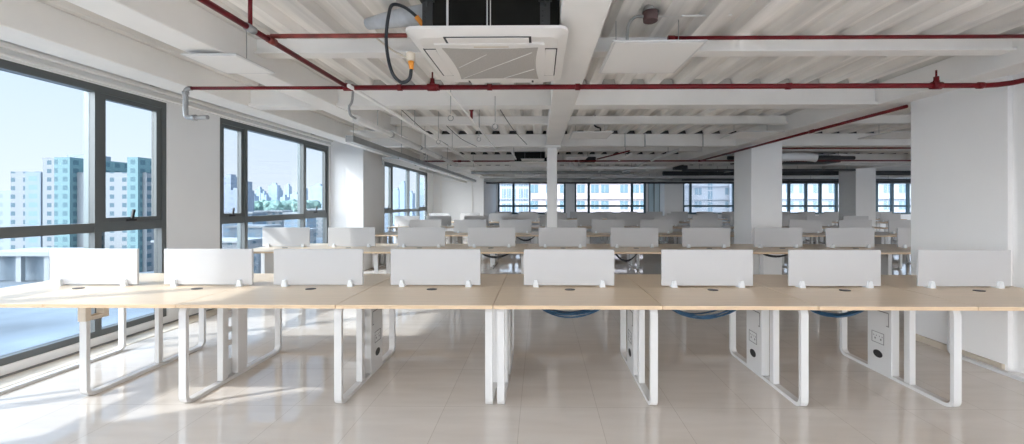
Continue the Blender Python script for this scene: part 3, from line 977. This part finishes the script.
long_tube('water_pipe', M['blackduct'], [(4.8, 9.9, 2.60), (8.0, 9.9, 2.60)], 0.05, 'short black pipe behind the thick column', 'pipe', [(5.2, 9.9, 2.63), (7.6, 9.9, 2.63)])
for x, y0, y1, r, m, lab in ((1.95, 8.2, 16.4, 0.02, 'beam', 'white pipe running away over the rows right of the slender post'),
        (2.75, 7.7, 15.6, 0.028, 'duct', 'grey pipe running away left of the thick column'),
        (-0.58, 7.9, 15.6, 0.018, 'beam', 'white pipe running away left of the slender post'),
        (6.15, 8.9, 12.9, 0.02, 'ducthaze', 'grey pipe running away in the right bay')):
    long_tube('water_pipe', M[m], [(x, y0, 2.51), (x, y1, 2.47)], r, lab, 'pipe', [(x, y0 + 0.6, 2.52), (x, y0 + 3.4, 2.5), (x, min(y1 - 0.2, y0 + 6.4), 2.49)])
for y, z, x0, x1, m, lab in ((10.95, 2.44, -2.4, 3.6, 'beam', 'white cable tray crossing above the third row'),
        (14.2, 2.40, -2.2, 8.5, 'duct', 'pale cable tray crossing above the fifth row'),
        (11.9, 2.46, 4.4, 9.6, 'blackduct', 'black cable tray in the right bay before the far column'),
        (15.2, 2.36, 5.6, 15.0, 'blackduct', 'black cable tray deep in the right bay'),
        (18.9, 2.44, -2.2, 20.0, 'ducthaze', 'grey duct tight above the far windows')):
    t = thing('cable_tray', lab, 'cable tray', (0, y, z))
    b = MB(); b.box(x0, x1, -0.08, 0.08, -0.03, -0.022); b.box(x0, x1, -0.08, -0.074, -0.022, 0.03); b.box(x0, x1, 0.074, 0.08, -0.022, 0.03)
    b.build('channel', M[m], t)
    x = x0 + 0.5
    while x < x1:
        MB().tube([(x, 0, -0.025), (x, 0, ZD - z + 0.03)], 0.006, 6).build('hanger_rod', M['galv'], t)
        x += 1.5
t = thing('flexible_duct', 'pale bent duct just right of the slender post', 'duct')
cp = curve_pts([at(555, 164, 9.9), at(563, 162, 9.9), at(570, 163, 9.9), at(573, 167, 9.8), at(579, 169, 9.8), at(584, 165, 9.9)], 10)
MB().tube(cp, [0.055 + 0.008 * (i % 2) for i in range(len(cp))], 12).build('hose', M['duct'], t)
MB().tube([at(563, 160, 9.9), (at(563, 0, 9.9)[0], 9.9, ZD + 0.03)], 0.005, 6).build('hanger_rod', M['galv'], t)
# silver flexible duct beside the thick column
b = MB()
pts = [(4.75, 8.3, 2.40), (5.0, 8.35, 2.43), (5.4, 8.4, 2.45), (5.75, 8.4, 2.45), (5.95, 8.35, 2.42)]
cp = curve_pts(pts, 14)
b.tube(cp, [0.085 + 0.012 * (i % 2) for i in range(len(cp))], 14)
t = thing('flexible_duct', 'crinkled silver flexible duct right of the thick column', 'duct')
b.build('hose', M['foam'], t)
MB().tube([(4.9, 8.33, 2.5), (4.9, 8.33, ZD + 0.03)], 0.005, 6).build('hanger_rod', M['galv'], t)
# dark duct unit hung high in the right-hand bay
t = thing('fan_coil_unit', 'black fan coil box hanging in the right bay behind the thick column', 'air conditioner', (6.6, 10.2, 2.5))
MB().box(-1.3, 1.3, 0, 0.6, 0.02, 0.2, 0, 0.01, 1).build('casing', M['blackduct'], t)
for x in (-1.2, 1.2): MB().tube([(x, 0.3, 0.2), (x, 0.3, 0.31)], 0.006, 6).build('hanger_rod', M['galv'], t)
# small air-valve boxes in the centre
for i, (x, y) in enumerate(((1.25, 10.0), (4.5, 12.3))):
    t = thing('valve_box', ('dark valve box on the ceiling right of the slender post', 'dark valve box on the ceiling over the fourth row')[i], 'valve', (x, y, 2.52))
    MB().box(-0.2, 0.2, 0, 0.25, 0, 0.13, 0, 0.01, 1).build('box', M['blackduct'], t)
    MB().tube([(0, 0.1, 0.13), (0, 0.1, 0.29)], 0.008, 6).build('hanger_rod', M['galv'], t)

# ------------------------------------------------------------------ the city outside
GZ = -22.0
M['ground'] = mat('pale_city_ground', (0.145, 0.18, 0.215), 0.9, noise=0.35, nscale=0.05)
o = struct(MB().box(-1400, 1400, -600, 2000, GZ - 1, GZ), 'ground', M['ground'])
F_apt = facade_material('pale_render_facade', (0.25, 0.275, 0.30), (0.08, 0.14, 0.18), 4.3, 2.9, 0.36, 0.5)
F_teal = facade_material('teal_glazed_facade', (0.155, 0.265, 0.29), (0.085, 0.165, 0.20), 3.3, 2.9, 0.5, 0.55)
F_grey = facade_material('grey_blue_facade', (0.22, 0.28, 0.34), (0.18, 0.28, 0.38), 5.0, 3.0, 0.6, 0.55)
F_tower = facade_material('hazy_blue_facade', (0.33, 0.42, 0.52), (0.30, 0.39, 0.49), 9.0, 7.0, 0.5, 0.5)  # distance haze is mixed into the wall and window colours
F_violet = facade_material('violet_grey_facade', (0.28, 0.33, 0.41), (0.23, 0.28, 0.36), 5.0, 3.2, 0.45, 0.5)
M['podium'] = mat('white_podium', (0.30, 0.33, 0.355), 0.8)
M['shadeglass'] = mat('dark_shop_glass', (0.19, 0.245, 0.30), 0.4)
def P(px, py, Y): return ((px - 540) * Y / k, Y, 1.45 + (203 - py) * Y / k)
def block(parent, px0, px1, ytop, Y, dep, m, name='wing'):
    x0, _, z1 = P(px0, ytop, Y); x1 = P(px1, ytop, Y)[0]
    return MB().box(x0, x1, Y, Y + dep, GZ, z1).build(name, m, parent)
t = thing('apartment_building', 'pale apartment block with teal stair tower outside the large left window', 'building')
block(t, -60, 2, 190, 138, 16, F_violet)
block(t, 2, 35, 171, 130, 16, F_apt); block(t, 17, 33, 171.5, 129, 1.0, F_grey, 'balcony_bay')
block(t, 35, 48, 157, 129, 18, F_apt); block(t, 47, 63, 156.5, 128, 20, F_teal, 'stair_tower')
block(t, 63, 86, 172, 130, 16, F_apt); block(t, 86, 99, 160, 136, 18, F_teal, 'stair_tower')
block(t, 99, 142, 172, 130, 16, F_apt); block(t, 78, 85, 171.5, 129.2, 0.8, F_grey, 'balcony_bay')
block(t, 122, 133, 156.5, 128.5, 18, F_teal, 'stair_tower')
x0, _, z1 = P(60, 155, 134)
MB().box(x0, x0 + 9, 134, 140, z1 - 3, z1 + 0.3).build('roof_housing', M['shadeglass'], t)
t = thing('podium_building', 'low white colonnaded building below the apartment block', 'building')
x0, _, zt = P(-30, 253, 112); x1 = P(44, 253, 112)[0]
MB().box(x0, x1, 112, 124, zt - 1.2, zt).build('roof_slab', M['podium'], t)
MB().box(x0, x1 - 1, 115, 123, GZ, zt - 1.2).build('shop_glass', M['shadeglass'], t)
for q in range(4):
    xx = x1 - 1.5 - q * 8.5
    MB().box(xx - 1.4, xx + 0.2, 112.5, 113.5, GZ, zt - 1.2).build('pillar', M['podium'], t)
t = thing('podium_building', 'long low white building outside the left window behind the screens', 'building')
x0 = P(146, 245, 118)[0]; x1 = P(240, 245, 118)[0]
MB().box(x0, x1, 119, 128, GZ, P(0, 243, 118)[2]).build('body', F_apt, t)
MB().box(x0, x1, 118, 129, P(0, 243, 118)[2], P(0, 241, 118)[2]).build('roof_slab', M['podium'], t)
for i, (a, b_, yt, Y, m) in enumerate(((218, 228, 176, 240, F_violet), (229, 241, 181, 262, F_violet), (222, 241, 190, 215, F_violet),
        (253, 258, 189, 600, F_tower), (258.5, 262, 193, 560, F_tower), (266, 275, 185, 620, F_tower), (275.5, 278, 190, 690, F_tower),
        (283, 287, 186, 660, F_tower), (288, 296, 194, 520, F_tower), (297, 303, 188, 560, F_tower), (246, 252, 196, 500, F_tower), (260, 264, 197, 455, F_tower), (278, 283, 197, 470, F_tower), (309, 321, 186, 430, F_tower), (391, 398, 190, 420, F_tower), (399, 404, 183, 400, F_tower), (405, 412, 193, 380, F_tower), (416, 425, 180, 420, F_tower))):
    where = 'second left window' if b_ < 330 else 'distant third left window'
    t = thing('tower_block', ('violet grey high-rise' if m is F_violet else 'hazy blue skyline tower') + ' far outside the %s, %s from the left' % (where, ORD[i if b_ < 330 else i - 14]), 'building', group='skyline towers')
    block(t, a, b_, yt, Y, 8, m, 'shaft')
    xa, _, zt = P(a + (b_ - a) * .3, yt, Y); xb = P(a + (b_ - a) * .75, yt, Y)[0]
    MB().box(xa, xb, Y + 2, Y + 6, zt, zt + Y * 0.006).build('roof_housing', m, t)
# low roofs and trees below the skyline
for i, (a, b_, yt, Y) in enumerate(((220, 250, 214, 175), (252, 280, 212, 230), (282, 305, 214, 210), (306, 330, 210, 260), (226, 262, 228, 150), (266, 300, 232, 140))):
    t = thing('low_building', 'low pale city building below the skyline outside the second left window, ' + ORD[i], 'building', group='low city buildings')
    block(t, a, b_, yt, Y, 9, (F_grey, F_apt)[i % 2], 'body')
    x0, _, zt = P(a, yt, Y); x1 = P(b_, yt, Y)[0]
    MB().box(x0 - .5, x1 + .5, Y - .5, Y + 9.5, zt, zt + .8).build('parapet', M['podium'], t)
M['leaf'] = mat('hazy_green_leaves', (0.16, 0.27, 0.245), 0.9, noise=0.4, nscale=0.4)  # haze of the distance is part of this leaf colour
M['bark'] = mat('brown_bark', (0.20, 0.16, 0.12), 0.9)
def crown(rad, seed):
    rnd = random.Random(seed)
    bm = bmesh.new()
    bmesh.ops.create_icosphere(bm, subdivisions=3, radius=rad)
    for v in bm.verts:
        n = v.co.normalized()
        v.co *= 1 + 0.22 * math.sin(5 * n.x + seed) * math.cos(4 * n.y + 2 * seed) + rnd.uniform(-0.09, 0.09)
        v.co.z *= 0.8
    bm.verts.index_update()
    mb = MB().add([v.co[:] for v in bm.verts], [[v.index for v in f.verts] for f in bm.faces])
    bm.free()
    return mb
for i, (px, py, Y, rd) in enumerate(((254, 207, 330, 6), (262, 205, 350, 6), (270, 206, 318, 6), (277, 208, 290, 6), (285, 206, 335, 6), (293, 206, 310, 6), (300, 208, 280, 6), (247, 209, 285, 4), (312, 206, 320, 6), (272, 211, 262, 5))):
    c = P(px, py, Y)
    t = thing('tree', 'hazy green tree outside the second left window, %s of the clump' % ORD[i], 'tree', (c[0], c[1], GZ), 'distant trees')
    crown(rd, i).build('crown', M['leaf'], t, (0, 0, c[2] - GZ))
    MB().tube([(0, 0, 0), (0.3, 0, (c[2] - GZ) * .6), (0, 0, c[2] - GZ)], [rd * .09, rd * .06, rd * .03], 8).build('trunk', M['bark'], t)

# opposite buildings behind the far windows, each window a part
M['pink'] = mat('pale_pink_render', (0.335, 0.305, 0.32), 0.8)
M['offw'] = mat('cool_white_render', (0.29, 0.32, 0.365), 0.8)
M['win'] = mat('teal_window_glass', (0.10, 0.17, 0.21), 0.3)
M['winlt'] = mat('pale_blue_window_glass', (0.14, 0.205, 0.26), 0.3)
def opposite(name, label, px0, px1, Y, m, wins, mw, top=-60):
    t = thing(name, label, 'building')
    x0 = P(px0, 0, Y)[0]; x1 = P(px1, 0, Y)[0]
    MB().box(x0, x1, Y, Y + 14, GZ, 24).build('wall', m, t)
    for z in (0.2, 3.15, 6.1):
        MB().box(x0, x1, Y - 0.25, Y, z - 1.0, z - 0.85).build('ledge', m, t)
    for (wx, ww, z0, z1) in wins:
        xa = P(wx, 0, Y)[0]
        o = MB().box(xa, xa + ww, Y - 0.06, Y, z0, z1).build('window', mw, t)
        MB().box(xa + ww / 2 - 0.04, xa + ww / 2 + 0.04, Y - 0.1, Y - 0.06, z0, z1).build('glazing_bar', M['podium'], o)
    return t
def grid(pxs, w, Y):
    out = []
    for px in pxs:
        for z in (0.35, 3.3):
            out.append((px, w, z, z + 1.5))
    return out
opposite('glazed_tower', 'pale blue glazed tower outside the first far window, at its left end', 455, 529, 74, M['offw'], [(px, 0.7, z, z + 2.3) for px in (502, 507, 512, 519, 524) for z in (-0.9, 1.9, 4.7)], M['winlt'])
opposite('apartment_building', 'pale pink apartment block outside the two middle far windows', 531, 668, 70, M['pink'], grid((530.5, 546, 560, 577, 591, 601, 620, 631, 640, 656), 1.35, 70), M['win'])
opposite('apartment_building', 'cool white apartment block outside the far window left of the thick column', 670, 762, 86, M['offw'], grid((676, 694, 724, 743), 1.5, 86) + [(707, 1.0, z, z + 2.2) for z in (-0.6, 1.9, 4.4)], M['winlt'])
opposite('apartment_building', 'pale apartment block outside the far windows at right', 766, 960, 70, M['offw'], grid((772, 784, 797, 811, 826, 880, 895, 909, 930), 1.3, 70), M['winlt'])

# ------------------------------------------------------------------ light
GLOW, BACK = 7.0, 2.0
w = D.worlds.new('sky')
S.world = w
w.use_nodes = True
nt = w.node_tree
nt.nodes.clear()
out = nt.nodes.new('ShaderNodeOutputWorld')
bg = nt.nodes.new('ShaderNodeBackground')
tc = nt.nodes.new('ShaderNodeTexCoord')
sp = nt.nodes.new('ShaderNodeSeparateXYZ')
nt.links.new(tc.outputs['Generated'], sp.inputs[0])
cr = nt.nodes.new('ShaderNodeValToRGB')
e = cr.color_ramp.elements
e[0].position = 0.0; e[0].color = (0.80, 0.86, 0.93, 1)
e[1].position = 0.55; e[1].color = (0.40, 0.62, 0.92, 1)
n_ = cr.color_ramp.elements.new(0.12); n_.color = (0.72, 0.81, 0.94, 1)
nt.links.new(sp.outputs['Z'], cr.inputs['Fac'])
# bright hazy glow around the sun, which stands to the left of and behind the camera
SUN = Vector((-1.0, -0.42, 0.80)).normalized()
dt = nt.nodes.new('ShaderNodeVectorMath'); dt.operation = 'DOT_PRODUCT'
dt.inputs[1].default_value = SUN
nm = nt.nodes.new('ShaderNodeVectorMath'); nm.operation = 'NORMALIZE'
nt.links.new(tc.outputs['Generated'], nm.inputs[0])
nt.links.new(nm.outputs['Vector'], dt.inputs[0])
mr0 = nt.nodes.new('ShaderNodeMapRange')
mr0.interpolation_type = 'SMOOTHSTEP'
mr0.inputs['From Min'].default_value = 0.56
mr0.inputs['From Max'].default_value = 0.98
mr0.inputs['To Min'].default_value = 0.0
mr0.inputs['To Max'].default_value = GLOW
nt.links.new(dt.outputs['Value'], mr0.inputs['Value'])
mr1 = nt.nodes.new('ShaderNodeMapRange')
mr1.interpolation_type = 'SMOOTHSTEP'
mr1.inputs['From Min'].default_value = 0.15
mr1.inputs['From Max'].default_value = -0.75
mr1.inputs['To Min'].default_value = 1.0
mr1.inputs['To Max'].default_value = BACK
nt.links.new(sp.outputs['Y'], mr1.inputs['Value'])
mr = nt.nodes.new('ShaderNodeMath'); mr.operation = 'ADD'
nt.links.new(mr0.outputs['Result'], mr.inputs[0])
nt.links.new(mr1.outputs['Result'], mr.inputs[1])
warm = nt.nodes.new('ShaderNodeMix'); warm.data_type = 'RGBA'
warm.inputs['B'].default_value = (0.94, 0.965, 1.0, 1)
mf = nt.nodes.new('ShaderNodeMapRange')
mf.inputs['From Min'].default_value = 0.1; mf.inputs['From Max'].default_value = -0.5
nt.links.new(sp.outputs['Y'], mf.inputs['Value'])
nt.links.new(mf.outputs['Result'], warm.inputs['Factor'])
nt.links.new(cr.outputs['Color'], warm.inputs['A'])
nt.links.new(warm.outputs['Result'], bg.inputs['Color'])
ms = nt.nodes.new('ShaderNodeMath'); ms.operation = 'MULTIPLY'; ms.inputs[1].default_value = 1.25
nt.links.new(mr.outputs[0], ms.inputs[0])
nt.links.new(ms.outputs[0], bg.inputs['Strength'])
nt.links.new(bg.outputs['Background'], out.inputs['Surface'])

sl = D.lights.new('sun', 'SUN')
sl.energy = 3.8
sl.angle = math.radians(1.5)
sl.color = (1.0, 0.96, 0.91)
so = D.objects.new('sun', sl)
COL.objects.link(so)
so.rotation_euler = Vector((1.0, 0.42, -0.80)).to_track_quat('-Z', 'Y').to_euler()

# ------------------------------------------------------------------ camera
cam = D.cameras.new('camera')
co = D.objects.new('camera', cam)
COL.objects.link(co)
cam.sensor_fit = 'HORIZONTAL'
cam.sensor_width = 36
cam.lens = 385 / 1024 * 36
cam.shift_x = (512 - 535.5) / 1024
cam.shift_y = (203 - 222) / 1024
cam.clip_end = 4000
co.location = (0, 0, 1.45)
co.rotation_euler = (PI / 2, 0, 0.0117)
S.camera = co

S.view_settings.view_transform = 'Standard'
S.view_settings.look = 'None'
S.view_settings.exposure = 0.70
S.view_settings.gamma = 1
S.view_settings.use_curve_mapping = False
cy = S.cycles
cy.use_denoising = True
try:
    cy.denoiser = 'OPENIMAGEDENOISE'
    cy.denoising_input_passes = 'RGB_ALBEDO_NORMAL'
except Exception:
    pass
cy.max_bounces = 10
cy.diffuse_bounces = 7
cy.glossy_bounces = 5
cy.transparent_max_bounces = 16
cy.transmission_bounces = 4
cy.caustics_reflective = False
cy.caustics_refractive = False
cy.sample_clamp_indirect = 8
